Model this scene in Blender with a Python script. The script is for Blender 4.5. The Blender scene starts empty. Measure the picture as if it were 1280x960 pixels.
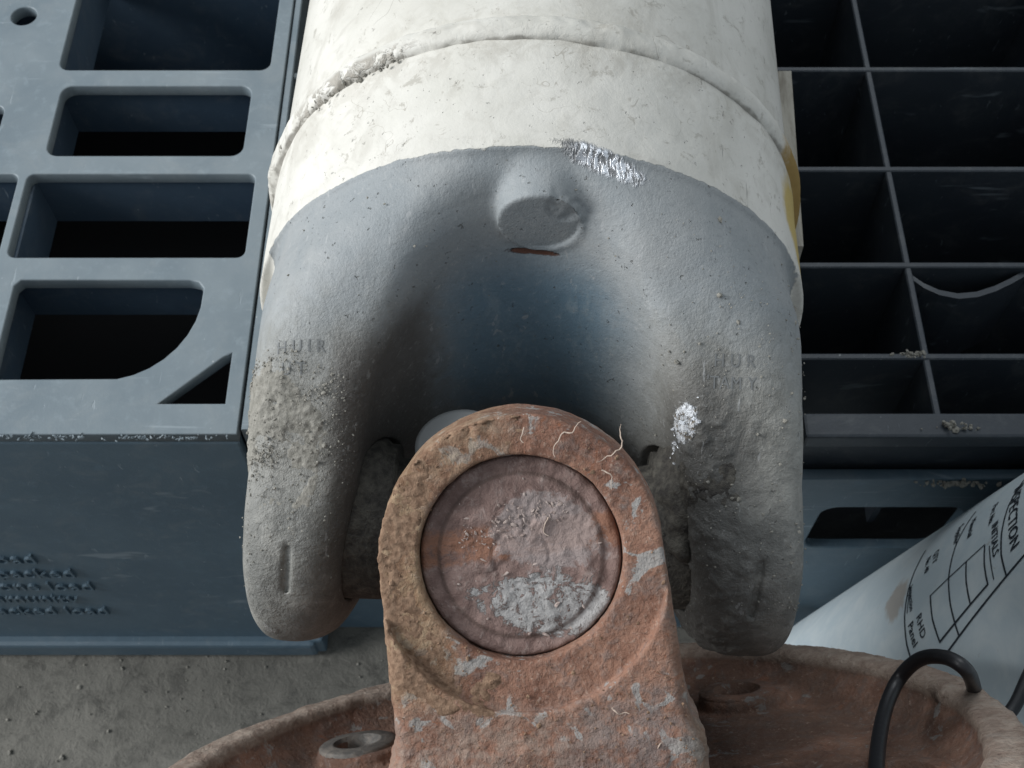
import bpy, math, random
import numpy as np
from mathutils import Matrix, Vector

# ---------------------------------------------------------------- camera, light, exposure
scene = bpy.context.scene
MM = 0.001
cam_d = bpy.data.cameras.new("camera"); cam = bpy.data.objects.new("camera", cam_d)
scene.collection.objects.link(cam); scene.camera = cam
cam.location = (-1.7*MM, 0, 276*MM)
cam.rotation_euler = (math.radians(30), 0, 0)
cam_d.sensor_width = 36; cam_d.lens = 36*1500/1280
cam_d.clip_start = 0.01; cam_d.clip_end = 50
cam_d.dof.use_dof = True; cam_d.dof.focus_distance = 0.205; cam_d.dof.aperture_fstop = 80

world = bpy.data.worlds.new("World"); scene.world = world; world.use_nodes = True
bg = world.node_tree.nodes["Background"]
bg.inputs[0].default_value = (0.80, 0.90, 1.0, 1); bg.inputs[1].default_value = 0.44

def area(name, loc, target, sx, sy, power, col):
    l = bpy.data.lights.new(name, 'AREA'); l.shape = 'RECTANGLE'; l.size = sx; l.size_y = sy
    l.energy = power; l.color = col
    o = bpy.data.objects.new(name, l); scene.collection.objects.link(o)
    o.location = loc
    o.rotation_euler = (Vector(target)-Vector(loc)).to_track_quat('-Z', 'Y').to_euler()
    return o
area("doorway_light", (-1.5, 0.12, 0.85), (0, 0.1, 0.05), 0.9, 0.9, 38, (0.97, 0.985, 1.0))
area("top_back_fill", (0.1, 1.3, 1.5), (0, 0.12, 0.05), 0.9, 0.6, 8, (0.93, 0.97, 1.0))  # added fill from above and behind, lifts the darker right side
scene.view_settings.view_transform = 'Standard'; scene.view_settings.look = 'None'
scene.view_settings.exposure = 0; scene.view_settings.gamma = 1
rng = np.random.default_rng(7); random.seed(7)

# ---------------------------------------------------------------- helpers
def link_mesh(name, verts, faces, mat=None, parent=None, smooth=False, stuff=False):
    me = bpy.data.meshes.new(name)
    v = np.asarray(verts, dtype=np.float32)*MM
    if isinstance(faces, np.ndarray):
        k = faces.shape[1]; n = len(faces)
        me.vertices.add(len(v)); me.vertices.foreach_set("co", v.ravel())
        me.loops.add(n*k); me.loops.foreach_set("vertex_index", faces.astype(np.int32).ravel())
        me.polygons.add(n); me.polygons.foreach_set("loop_start", np.arange(n, dtype=np.int32)*k)
        me.update(calc_edges=True); me.validate()
    else:
        me.from_pydata([tuple(p) for p in v], [], faces); me.update()
    if smooth: me.polygons.foreach_set("use_smooth", np.ones(len(me.polygons), dtype=bool))
    o = bpy.data.objects.new(name, me); scene.collection.objects.link(o)
    if mat: me.materials.append(mat)
    if parent: o.parent = parent
    if stuff: o["kind"] = "stuff"
    return o

def thing(name, label, cat, loc=(0, 0, 0), group=None):
    o = bpy.data.objects.new(name, None); scene.collection.objects.link(o)
    o.location = Vector(loc)*MM; o.empty_display_size = 0.02
    o["label"] = label; o["category"] = cat
    if group: o["group"] = group
    return o

def hash3(i, j, k, seed):
    h = (i*374761393 + j*668265263 + k*2147483647 + seed*1274126177) & 0xffffffff
    h = ((h ^ (h >> 13))*1274126177) & 0xffffffff
    h = (h ^ (h >> 16)) & 0xffff
    return h/65535.0
def noise3(p, scale, seed=0):                      # value noise, -1..1, scale in mm per cell
    q = np.asarray(p, dtype=np.float64)/scale + 1000.0
    b = np.floor(q).astype(np.int64); f = q-b; f = f*f*(3-2*f)
    r = 0
    for di in (0, 1):
        wi = f[:, 0] if di else 1-f[:, 0]
        for dj in (0, 1):
            wj = f[:, 1] if dj else 1-f[:, 1]
            for dk in (0, 1):
                wk = f[:, 2] if dk else 1-f[:, 2]
                r = r + wi*wj*wk*hash3(b[:, 0]+di, b[:, 1]+dj, b[:, 2]+dk, seed)
    return r*2-1
def fbm(p, scale, octv=3, seed=0):
    r = 0; a = 1; t = 0
    for o in range(octv):
        r = r+a*noise3(p, scale/2**o, seed+o*17); t += a; a *= .5
    return r/t
def smax(a, b, k):
    h = np.maximum(k-np.abs(a-b), 0)/k
    return np.maximum(a, b)+h*h*k*.25
def smin(a, b, k): return -smax(-a, -b, k)
def sstep(a, b, x):
    t = np.clip((x-a)/(b-a), 0, 1); return t*t*(3-2*t)

def surface_net(fn, lo, hi, h, project=2):
    ax = [np.arange(lo[i], hi[i]+h, h, dtype=np.float32) for i in range(3)]
    X, Y, Z = np.meshgrid(*ax, indexing='ij')
    F = fn(X, Y, Z).astype(np.float32); F[F == 0] = 1e-6
    S = F < 0
    nx, ny, nz = F.shape
    cnt = np.zeros((nx-1, ny-1, nz-1), dtype=np.int8)
    for a in (0, 1):
        for b in (0, 1):
            for c in (0, 1):
                cnt += S[a:nx-1+a, b:ny-1+b, c:nz-1+c]
    act = (cnt > 0) & (cnt < 8)
    ids = np.full(act.shape, -1, dtype=np.int64)
    I = np.argwhere(act); ids[act] = np.arange(len(I))
    cor = [(a, b, c) for a in (0, 1) for b in (0, 1) for c in (0, 1)]
    val = {c: F[I[:, 0]+c[0], I[:, 1]+c[1], I[:, 2]+c[2]] for c in cor}
    P = np.zeros((len(I), 3)); N = np.zeros(len(I))
    for c in cor:
        for d in range(3):
            if c[d] == 0:
                e = list(c); e[d] = 1; e = tuple(e)
                f0, f1 = val[c], val[e]; m = (f0 < 0) != (f1 < 0)
                t = np.where(m, f0/np.where(m, f0-f1, 1), 0)
                for k in range(3):
                    P[:, k] += np.where(m, c[k]+(t if k == d else 0), 0)
                N += m
    P = P/N[:, None]
    V = np.array(lo)+(I+P)*h
    quads = []
    for d in range(3):
        sl0 = [slice(None)]*3; sl1 = [slice(None)]*3
        sl0[d] = slice(0, -1); sl1[d] = slice(1, None)
        A = S[tuple(sl0)]; B = S[tuple(sl1)]
        E = np.argwhere(A != B)
        u, v = (d+1) % 3, (d+2) % 3
        ok = (E[:, u] > 0) & (E[:, v] > 0) & (E[:, u] < F.shape[u]-1) & (E[:, v] < F.shape[v]-1)
        E = E[ok]; s = A[E[:, 0], E[:, 1], E[:, 2]]
        def cid(du, dv):
            q = E.copy(); q[:, u] -= du; q[:, v] -= dv
            return ids[q[:, 0], q[:, 1], q[:, 2]]
        Q = np.stack([cid(1, 1), cid(0, 1), cid(0, 0), cid(1, 0)], 1)
        Q[~s] = Q[~s][:, ::-1]
        quads.append(Q)
    Q = np.concatenate(quads); Q = Q[(Q >= 0).all(1)]
    e = 0.05
    def ev(p): return fn(p[:, 0], p[:, 1], p[:, 2])
    G = None
    for it in range(project+1):
        f0 = ev(V)
        G = np.stack([ev(V+np.eye(3)[k]*e)-ev(V-np.eye(3)[k]*e) for k in range(3)], 1)/(2*e)
        g2 = (G**2).sum(1)+1e-9
        if it < project:
            st = (f0/g2)[:, None]*G
            L = np.linalg.norm(st, axis=1, keepdims=True); st *= np.minimum(1, .5*h/np.maximum(L, 1e-9))
            V = V-st
    Nn = G/np.sqrt((G**2).sum(1, keepdims=True)+1e-9)
    return V, Q, Nn

def lathe(profile, n=192, axis='y', closed=False, jit=None):
    prof = np.array(profile, float); m = len(prof)
    th = np.linspace(0, 2*np.pi, n, endpoint=False)
    r = prof[:, 0][None]; h = np.broadcast_to(prof[:, 1][None], (n, m)).copy()
    c, s = np.cos(th)[:, None], np.sin(th)[:, None]
    if axis == 'y': P = np.stack([r*c, h, r*s], -1)
    elif axis == 'z': P = np.stack([r*c, r*s, h], -1)
    else: P = np.stack([h, r*c, r*s], -1)
    idx = np.arange(n*m).reshape(n, m)
    nxt = np.roll(idx, -1, 0)
    if closed: a, b, c2, d = idx, np.roll(idx, -1, 1), np.roll(nxt, -1, 1), nxt
    else: a, b, c2, d = idx[:, :-1], idx[:, 1:], nxt[:, 1:], nxt[:, :-1]
    F = np.stack([a, b, c2, d], -1).reshape(-1, 4)
    return P.reshape(-1, 3), F

def tube_path(pts, r, n=8, taper=None):
    pts = np.array(pts, float); V = []; F = []
    for i, p in enumerate(pts):
        t = pts[min(i+1, len(pts)-1)]-pts[max(i-1, 0)]; t /= np.linalg.norm(t)+1e-9
        up = np.array([0, 0, 1.]) if abs(t[2]) < .9 else np.array([1., 0, 0])
        a = np.cross(t, up); a /= np.linalg.norm(a); b = np.cross(t, a)
        rr = r*(taper[i] if taper is not None else 1)
        for k in range(n):
            w = 2*np.pi*k/n; V.append(p+rr*(math.cos(w)*a+math.sin(w)*b))
    for i in range(len(pts)-1):
        for k in range(n):
            F.append((i*n+k, i*n+(k+1) % n, (i+1)*n+(k+1) % n, (i+1)*n+k))
    F.append(tuple(range(n))[::-1]); F.append(tuple(range((len(pts)-1)*n, len(pts)*n)))
    return np.array(V), F

def box(x0, x1, y0, y1, z0, z1, bev=0.0):
    import bmesh
    bm = bmesh.new(); bmesh.ops.create_cube(bm, size=1)
    for v in bm.verts:
        v.co = ((x0+x1)/2+v.co.x*(x1-x0), (y0+y1)/2+v.co.y*(y1-y0), (z0+z1)/2+v.co.z*(z1-z0))
    if bev: bmesh.ops.bevel(bm, geom=list(bm.edges), offset=bev, segments=2, affect='EDGES', profile=.6)
    V = [tuple(v.co) for v in bm.verts]; bm.verts.index_update()
    F = [tuple(v.index for v in f.verts) for f in bm.faces]; bm.free()
    return V, F

def merged(parts):
    V = []; F = []
    for v, f in parts:
        b = len(V); V += [tuple(p) for p in v]; F += [tuple(i+b for i in q) for q in f]
    return V, F

# ---------------------------------------------------------------- material DSL
class M:
    def __init__(s, name):
        s.m = bpy.data.materials.new(name); s.m.use_nodes = True
        s.t = s.m.node_tree; s.b = s.t.nodes["Principled BSDF"]
        tc = s.t.nodes.new("ShaderNodeTexCoord")
        s.co = s.vmul(tc.outputs["Object"], 1000.0)
    def n(s, typ, **kw):
        x = s.t.nodes.new(typ)
        for k, v in kw.items(): setattr(x, k, v)
        return x
    def set(s, sock, v):
        if hasattr(v, "is_linked") or hasattr(v, "links"): s.t.links.new(v, sock)
        elif isinstance(v, (tuple, list)) and len(v) == 3 and len(getattr(sock, 'default_value', [0]*3)) == 4: sock.default_value = (*v, 1)
        else: sock.default_value = v
    def vmul(s, a, k):
        x = s.n("ShaderNodeVectorMath", operation='SCALE'); s.set(x.inputs[0], a); x.inputs[3].default_value = k
        return x.outputs[0]
    def vec(s, scale=(1, 1, 1), rot=(0, 0, 0), loc=(0, 0, 0)):
        x = s.n("ShaderNodeMapping"); s.set(x.inputs[0], s.co)
        x.inputs["Scale"].default_value = scale; x.inputs["Rotation"].default_value = rot; x.inputs["Location"].default_value = loc
        return x.outputs[0]
    def noise(s, size, det=4, rough=.55, dist=0, vec=None, seed=0):
        x = s.n("ShaderNodeTexNoise", noise_dimensions='4D'); s.set(x.inputs["Vector"], vec or s.co)
        x.inputs["Scale"].default_value = 1.0/size; x.inputs["Detail"].default_value = det
        x.inputs["Roughness"].default_value = rough; x.inputs["Distortion"].default_value = dist
        x.inputs["W"].default_value = seed*3.7
        return x.outputs[0]
    def voro(s, size, feature='F1', vec=None, rnd=1.0):
        x = s.n("ShaderNodeTexVoronoi", feature=feature); s.set(x.inputs["Vector"], vec or s.co)
        x.inputs["Scale"].default_value = 1.0/size; x.inputs["Randomness"].default_value = rnd
        return x.outputs[0]
    def ramp(s, v, a, b, lo=0.0, hi=1.0):
        x = s.n("ShaderNodeMapRange", interpolation_type='SMOOTHSTEP'); s.set(x.inputs[0], v)
        x.inputs[1].default_value = a; x.inputs[2].default_value = b
        x.inputs[3].default_value = lo; x.inputs[4].default_value = hi
        return x.outputs[0]
    def math(s, op, a, b=0.0, c=None):
        x = s.n("ShaderNodeMath", operation=op); s.set(x.inputs[0], a); s.set(x.inputs[1], b)
        if c is not None: s.set(x.inputs[2], c)
        return x.outputs[0]
    def mul(s, a, b): return s.math('MULTIPLY', a, b)
    def add(s, a, b): return s.math('ADD', a, b)
    def sub(s, a, b): return s.math('SUBTRACT', a, b)
    def xyz(s):
        x = s.n("ShaderNodeSeparateXYZ"); s.set(x.inputs[0], s.co); return x.outputs
    def mix(s, f, a, b):
        x = s.n("ShaderNodeMix", data_type='RGBA'); s.set(x.inputs[0], f)
        s.set(x.inputs[6], a); s.set(x.inputs[7], b); return x.outputs[2]
    def blob(s, c, r, soft=.25, warp=None, amt=0, rot=0):   # mask of an ellipsoid patch, optionally rotated in xy
        x = s.n("ShaderNodeVectorMath", operation='SUBTRACT'); s.set(x.inputs[0], s.co); x.inputs[1].default_value = c
        r0 = s.n("ShaderNodeVectorRotate", rotation_type='Z_AXIS'); s.set(r0.inputs[0], x.outputs[0]); r0.inputs["Angle"].default_value = rot
        d = s.n("ShaderNodeVectorMath", operation='DIVIDE'); s.set(d.inputs[0], r0.outputs[0]); d.inputs[1].default_value = r
        l = s.n("ShaderNodeVectorMath", operation='LENGTH'); s.set(l.inputs[0], d.outputs[0])
        v = l.outputs["Value"]
        if warp is not None: v = s.add(v, s.mul(s.sub(warp, .5), amt))
        return s.ramp(v, 1+soft*.5, 1-soft*.5)
    def bump(s, h, strength=1.0, dist=1.0, normal=None):
        x = s.n("ShaderNodeBump"); x.inputs["Strength"].default_value = strength
        x.inputs["Distance"].default_value = dist*MM; s.set(x.inputs["Height"], h)
        if normal is not None: s.set(x.inputs["Normal"], normal)
        return x.outputs[0]
    def out(s, col, rough=.6, metal=0.0, normal=None, spec=.5):
        s.set(s.b.inputs["Base Color"], col); s.set(s.b.inputs["Roughness"], rough)
        s.set(s.b.inputs["Metallic"], metal); s.b.inputs["Specular IOR Level"].default_value = spec
        if normal is not None: s.set(s.b.inputs["Normal"], normal)
        return s.m

# white painted tube ------------------------------------------------
WHITE = (0.67, 0.645, 0.585); GRIME = (0.22, 0.205, 0.175)
def white_nodes(m):
    big = m.noise(28, 4, .6, .4, seed=1); fine = m.noise(1.6, 5, .7, seed=2); mid = m.noise(7, 5, .65, 1.2, seed=3)
    col = m.mix(m.ramp(big, .35, .75), WHITE, (0.55, 0.53, 0.47))
    col = m.mix(m.mul(m.ramp(mid, .50, .72), .5), col, (0.46, 0.435, 0.38))
    sm = m.noise(20, 5, .65, 1.4, vec=m.vec((1, .4, 1)), seed=5)
    col = m.mix(m.mul(m.ramp(sm, .52, .70), .45), col, (0.40, 0.375, 0.32))
    specks = m.mul(m.ramp(fine, .62, .70), m.ramp(mid, .44, .60))
    col = m.mix(m.mul(specks, .9), col, GRIME)
    dr = m.noise(4.5, 6, .8, .5, seed=16); col = m.mix(m.mul(m.ramp(dr, .57, .64), .6), col, (0.33, 0.305, 0.255))
    crk = m.ramp(m.math('ABSOLUTE', m.sub(m.noise(11, 3, .55, .4, seed=8), .5)), .0045, .001)
    crk = m.mul(crk, m.ramp(m.noise(9, 3, .6, seed=9), .53, .60))
    col = m.mix(m.mul(crk, .6), col, (0.3, 0.27, 0.22))
    scr = m.ramp(m.noise(5, 3, .6, .5, vec=m.vec((3.5, .35, 3.5), rot=(0, 0, .5)), seed=6), .70, .76)
    col = m.mix(m.mul(scr, .75), col, (0.2, 0.19, 0.17))
    h = m.add(m.mul(fine, .08), m.mul(mid, .2)); h = m.sub(h, m.mul(specks, .12)); h = m.sub(h, m.mul(crk, .06))
    return col, h
m = M("white_painted_steel"); col, h = white_nodes(m)
x, y, z = m.xyz()
band = m.mul(m.ramp(y, 90, 75), m.ramp(m.noise(5, 4, .7, 1, seed=12), .38, .7))
col = m.mix(m.mul(band, .45), col, (0.36, 0.33, 0.27))
mat_white = m.out(col, .5, 0, m.bump(h, .8))
# weld bead
m = M("painted_weld"); col, h = white_nodes(m)
x, y, z = m.xyz()
mud = m.mul(m.ramp(m.noise(4, 4, .7, 1, seed=13), .46, .56), m.mul(m.mul(m.ramp(x, -21, -27, .12, 1), m.ramp(x, -50, -44, .5, 1)), m.ramp(y, 75, 72.5)))
col = m.mix(m.mul(mud, .75), col, (0.27, 0.24, 0.195))
line = m.mul(m.ramp(m.math('ABSOLUTE', m.sub(m.add(y, m.mul(m.sub(m.noise(3, 3), .5), 1.2)), 70.6)), .75, .25), m.ramp(m.noise(8, 3, .6, seed=14), .38, .55))
col = m.mix(m.mul(line, .75), col, (0.16, 0.145, 0.12))
yel = m.blob((56, 73, 12), (9, 6, 22), .4, m.noise(4, 3), .9)
col = m.mix(yel, col, (0.30, 0.19, 0.05))
mat_weld = m.out(col, .6, 0, m.bump(m.add(h, m.mul(m.noise(2.2, 4, .7), m.add(.08, m.mul(mud, .5)))), .8))

# grey yoke casting -------------------------------------------------
m = M("grey_cast_steel"); x, y, z = m.xyz()
wcol, wh = white_nodes(m)
und = m.mul(m.ramp(y, 62, 69), m.ramp(m.noise(6, 5, .7, 1, seed=15), .42, .62))
wcol = m.mix(m.mul(und, .4), wcol, (0.36, 0.33, 0.275))
big = m.noise(22, 4, .6, .5, seed=21); mid = m.noise(5, 5, .65, .8, seed=22); fine = m.noise(.9, 4, .7, seed=23)
g = m.mix(m.ramp(big, .35, .68), (0.245, 0.265, 0.272), (0.305, 0.314, 0.31))
g = m.mix(m.mul(m.ramp(mid, .45, .75), .45), g, (0.33, 0.34, 0.335))
smear = m.noise(16, 4, .6, 1.5, vec=m.vec((1, .35, 1), rot=(0, 0, .5)), seed=24)
g = m.mix(m.mul(m.ramp(smear, .5, .75), .35), g, (0.36, 0.37, 0.36))
# darker bluish tone inside the crotch
crotch = m.mul(m.ramp(m.math('ABSOLUTE', m.add(x, m.mul(m.sub(mid, .5), 8))), 23, 9), m.ramp(z, 45, 29))
csc = m.ramp(m.noise(4, 4, .7, 1, vec=m.vec((1, 1, .4)), seed=37), .5, .75)
g = m.mix(m.mul(crotch, .8), g, m.mix(csc, (0.10, 0.185, 0.25), (0.19, 0.265, 0.31)))
# dust and mud over the arms
edge = m.add(m.mul(m.sub(mid, .5), 26), y)
dust = m.ramp(edge, 30, 6)
dustc = m.mix(m.ramp(mid, .35, .7), (0.235, 0.225, 0.195), (0.35, 0.335, 0.295))
g = m.mix(m.mul(dust, .82), g, dustc)
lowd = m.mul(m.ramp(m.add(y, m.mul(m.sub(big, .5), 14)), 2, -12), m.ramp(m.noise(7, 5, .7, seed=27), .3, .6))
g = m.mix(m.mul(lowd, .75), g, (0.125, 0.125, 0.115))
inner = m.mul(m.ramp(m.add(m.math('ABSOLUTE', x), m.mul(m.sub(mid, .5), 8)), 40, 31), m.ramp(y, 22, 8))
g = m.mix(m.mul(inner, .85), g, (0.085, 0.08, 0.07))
lw_shade = m.mul(m.mul(m.ramp(m.add(x, m.mul(m.sub(mid, .5), 6)), -13, -22), m.ramp(x, -36, -31)), m.mul(m.ramp(y, 36, 24), m.ramp(z, 42, 33)))  # left inner wall: shade of its right-facing side painted in, with grime
g = m.mix(m.mul(lw_shade, .8), g, (0.085, 0.075, 0.066))
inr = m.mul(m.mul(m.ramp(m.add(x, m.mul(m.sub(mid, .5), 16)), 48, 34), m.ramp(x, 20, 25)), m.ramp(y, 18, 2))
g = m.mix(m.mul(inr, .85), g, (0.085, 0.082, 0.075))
pit = m.ramp(m.noise(1.4, 3, .6, seed=28), .66, .71)
gs = m.noise(1.1, 4, .8, .6, seed=29); g = m.mix(m.mul(m.ramp(gs, .54, .70), .4), g, (0.40, 0.40, 0.385)); g = m.mix(m.mul(m.ramp(gs, .44, .32), .45), g, (0.13, 0.135, 0.135))
scf = m.ramp(m.noise(5, 4, .65, .6, vec=m.vec((2.6, .5, 1), rot=(0, 0, .7)), seed=30), .63, .68)
g = m.mix(m.mul(scf, .45), g, (0.42, 0.425, 0.42))
g = m.mix(m.mul(pit, .6), g, (0.12, 0.12, 0.11))
# white paint laps over the neck, its edge following the shoulder
side = m.ramp(m.math('ABSOLUTE', x), 46, 56.5)
pedge = m.sub(45.6, m.mul(m.mul(side, m.ramp(z, 24, 2)), m.ramp(x, 0, -40, 3, 26)))
pm = m.ramp(m.sub(m.add(y, m.mul(m.sub(m.noise(2.5, 4, .6, seed=31), .5), 1.6)), pedge), -.15, .15)
col = m.mix(pm, g, wcol)
yel = m.blob((55, 60, 18), (7, 11, 15), .35, m.noise(6, 4, .6, seed=32), .8)
col = m.mix(m.mul(yel, .9), col, (0.50, 0.36, 0.09))
# scraped bright metal and rust slit
sc = m.blob((12, 44.4, 55), (8.0, 2.0, 9), .5, m.noise(1.6, 4, .7, seed=33), 1.0, rot=.30)
strk = m.ramp(m.noise(1.0, 3, .6, .3, vec=m.vec((1.6, .5, .5), rot=(0, 0, -.5)), seed=34), .4, .55)
col = m.mix(sc, col, m.mix(m.mul(strk, m.ramp(x, 5, 11)), (0.20, 0.20, 0.20), (0.80, 0.82, 0.85)))
sc2 = m.blob((28, 7.4, 29), (2.1, 3.0, 5), .2, m.noise(1.6, 4, .7, seed=35), 1.3)
col = m.mix(sc2, col, m.mix(m.ramp(m.noise(1.1, 4, .8, seed=36), .4, .52), (0.22, 0.19, 0.15), (0.72, 0.74, 0.76)))
slit = m.blob((.6, 37.0, 39.2), (4.9, 3, .8), .3, m.noise(1, 4), .9)
col = m.mix(slit, col, (0.10, 0.045, 0.03))
grain = m.noise(.38, 3, .65, seed=38); grain2 = m.noise(1.5, 5, .75, .4, seed=39)
h = m.add(m.mul(m.mul(fine, m.sub(1.0, m.mul(pm, .6))), m.add(.16, m.mul(dust, .25))), m.mul(mid, m.add(.18, m.mul(dust, .55))))
h = m.add(h, m.mul(m.sub(1.0, m.mul(pm, .85)), m.add(m.mul(grain, .07), m.mul(grain2, .09)))); h = m.sub(h, m.mul(pit, .28)); h = m.add(h, m.mul(pm, .25)); h = m.sub(h, m.mul(slit, .7))
h = m.add(h, m.mul(m.mul(m.add(sc, sc2), strk), .5))
ru = m.mix(dust, (.5,)*3, (.85,)*3)
met = m.mul(m.add(sc, sc2), m.mul(strk, .7))
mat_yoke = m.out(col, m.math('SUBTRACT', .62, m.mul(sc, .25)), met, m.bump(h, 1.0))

# rust ----------------------------------------------------------------
def rust(name, ochre=1.0, grey=.5, dark=0.0, seed=0, ear=False):
    m = M(name); x, y, z = m.xyz(); y = m.mul(y, -1.0)
    a = m.noise(12, 5, .62, .8, seed=41+seed); b = m.noise(3.5, 5, .7, .6, seed=42+seed); f = m.noise(.8, 4, .75, seed=43+seed)
    c = m.mix(m.ramp(a, .36, .64), (0.20, 0.098, 0.066), (0.325, 0.178, 0.122))
    c = m.mix(m.mul(m.ramp(b, .46, .66), .7), c, (0.215, 0.165, 0.145))
    c = m.mix(m.mul(m.ramp(f, .5, .75), .6), c, (0.45, 0.34, 0.275))
    c = m.mix(m.mul(m.ramp(m.noise(2.6, 5, .75, .8, seed=40+seed), .56, .68), .6), c, (0.105, 0.062, 0.048))
    c = m.mix(m.mul(m.ramp(m.noise(5, 4, .7, 1, seed=44+seed), .60, .66), .8), c, (0.30, 0.125, 0.07))
    if grey:
        gm = m.mul(m.ramp(m.noise(7, 5, .65, .8, seed=45+seed), .60-.04*grey, .64-.04*grey), .9)
        c = m.mix(gm, c, (0.36, 0.345, 0.325))
    if ear:
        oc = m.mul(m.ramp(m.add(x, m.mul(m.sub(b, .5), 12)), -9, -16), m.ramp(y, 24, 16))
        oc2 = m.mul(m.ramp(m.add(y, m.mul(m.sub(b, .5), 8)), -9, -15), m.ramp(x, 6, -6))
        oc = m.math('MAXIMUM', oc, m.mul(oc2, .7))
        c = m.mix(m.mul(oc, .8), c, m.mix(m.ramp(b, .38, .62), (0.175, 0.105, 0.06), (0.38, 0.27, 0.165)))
        lg = m.mul(m.ramp(m.add(y, m.mul(m.sub(a, .5), 10)), 20, 27), m.ramp(m.noise(2.2, 5, .7, seed=48), .38, .60))
        c = m.mix(m.mul(lg, .75), c, m.mix(m.ramp(x, -5, 15), (0.30, 0.225, 0.18), (0.23, 0.19, 0.175)))
        sd = m.mul(m.ramp(x, 19, 26), m.ramp(m.noise(4, 4, .6, seed=47), .3, .6))
        c = m.mix(m.mul(sd, .7), c, (0.20, 0.16, 0.115))
    if dark: c = m.mix(m.mul(m.ramp(m.noise(18, 4, .6, .6, seed=49+seed), .25, .6), dark), c, (0.085, 0.06, 0.047))
    else: pass
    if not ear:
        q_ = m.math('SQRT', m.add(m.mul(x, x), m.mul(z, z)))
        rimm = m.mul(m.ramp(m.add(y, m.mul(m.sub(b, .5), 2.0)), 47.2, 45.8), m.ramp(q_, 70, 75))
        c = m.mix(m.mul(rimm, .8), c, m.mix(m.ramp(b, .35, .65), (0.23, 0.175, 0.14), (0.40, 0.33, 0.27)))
    sp = m.noise(1.2, 4, .8, .4, seed=50+seed); c = m.mix(m.mul(m.ramp(sp, .58, .68), .55), c, (0.46, 0.35, 0.28)); c = m.mix(m.mul(m.ramp(sp, .42, .33), .55), c, (0.11, 0.065, 0.05))
    h = m.add(m.add(m.mul(b, .6), m.mul(f, .45)), m.mul(sp, .35))
    h = m.add(h, m.mul(m.ramp(m.voro(1.3), .0, .8), -.12))
    return m.out(c, .88, 0, m.bump(h, 1.0), .3)
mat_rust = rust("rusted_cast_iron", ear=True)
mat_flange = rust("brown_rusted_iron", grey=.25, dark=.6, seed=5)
m = M("rusted_bearing_cap"); x, y, z = m.xyz(); y = m.mul(y, -1.0)
a = m.noise(6, 5, .7, 1, seed=61); b = m.noise(1.8, 5, .75, .6, seed=62); f = m.noise(.6, 3, .7, seed=63)
c = m.mix(m.ramp(a, .35, .65), (0.165, 0.105, 0.09), (0.265, 0.18, 0.155))
c = m.mix(m.mul(m.ramp(b, .5, .68), .8), c, (0.345, 0.27, 0.24))
c = m.mix(m.mul(m.mul(m.ramp(a, .34, .5), m.ramp(m.math('ABSOLUTE', m.sub(m.add(y, m.mul(m.sub(b, .5), 4)), -2.6)), 3.4, 2.0)), .9), c, (0.27, 0.13, 0.08))
gp = m.blob((3.0, -8.0, 46), (10.5, 4.6, 5), .16, m.noise(3.6, 6, .75, .5, seed=64), 2.8, rot=.18)
gp = m.mul(gp, m.ramp(m.noise(2.4, 5, .8, .8, seed=66), .40, .47))
c = m.mix(gp, c, m.mix(m.ramp(f, .3, .7), (0.29, 0.275, 0.265), (0.40, 0.385, 0.37)))
gp2 = m.blob((4, 3.0, 46), (8.5, 6.0, 5), .25, m.noise(3, 5, .7, .5, seed=65), 2.0, rot=.3)
c = m.mix(m.mul(gp2, .65), c, (0.35, 0.30, 0.285))
rr_q = m.math('SQRT', m.add(m.mul(x, x), m.mul(y, y)))
rg = m.ramp(m.math('ABSOLUTE', m.sub(rr_q, 12.9)), .5, .15)
c = m.mix(m.mul(rg, .5), c, (0.11, 0.075, 0.062))
h = m.add(m.mul(b, .55), m.mul(f, .25)); h = m.sub(h, m.mul(gp, .25))
mat_cap = m.out(c, .8, 0, m.bump(h, 1.0), .35)
m = M("caked_dark_grease"); b = m.noise(2.5, 5, .75, seed=71)
mat_grease = m.out(m.mix(m.ramp(b, .35, .7), (0.035, 0.031, 0.027), (0.12, 0.11, 0.09)), .75, 0, m.bump(b, 1, 1.2))
m = M("dry_mud"); b = m.noise(1.2, 4, .7, seed=72)
mat_mud = m.out(m.mix(m.ramp(b, .3, .7), (0.205, 0.195, 0.168), (0.325, 0.308, 0.27)), .95, 0, m.bump(b, 1, .4), .2)
m = M("ochre_mud"); b = m.noise(1.2, 4, .7, seed=73)
mat_ochre = m.out(m.mix(m.ramp(b, .3, .7), (0.15, 0.09, 0.058), (0.32, 0.21, 0.14)), .95, 0, m.bump(b, 1, .4), .2)
m = M("pale_root"); mat_root = m.out((0.52, 0.41, 0.33), .8)
m = M("bright_scrape"); b = m.noise(1.0, 4, .8, seed=74)
mat_bright = m.out(m.mix(m.ramp(b, .35, .6), (.35, .35, .36), (.85, .87, .9)), .35, .75, m.bump(b, 1, .4))

m = M("pale_scale"); b = m.noise(1, 4, .7, seed=75)
mat_scale = m.out(m.mix(m.ramp(b, .3, .7), (0.27, 0.2, 0.175), (0.50, 0.42, 0.375)), .9, 0, m.bump(b, 1, .3), .2)
m = M("dull_grey_iron"); b = m.noise(3, 5, .7, .6, seed=76)
mat_bush = m.out(m.mix(m.ramp(b, .35, .7), (0.09, 0.085, 0.078), (0.20, 0.175, 0.15)), .65, .2, m.bump(b, 1, .5))
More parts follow.
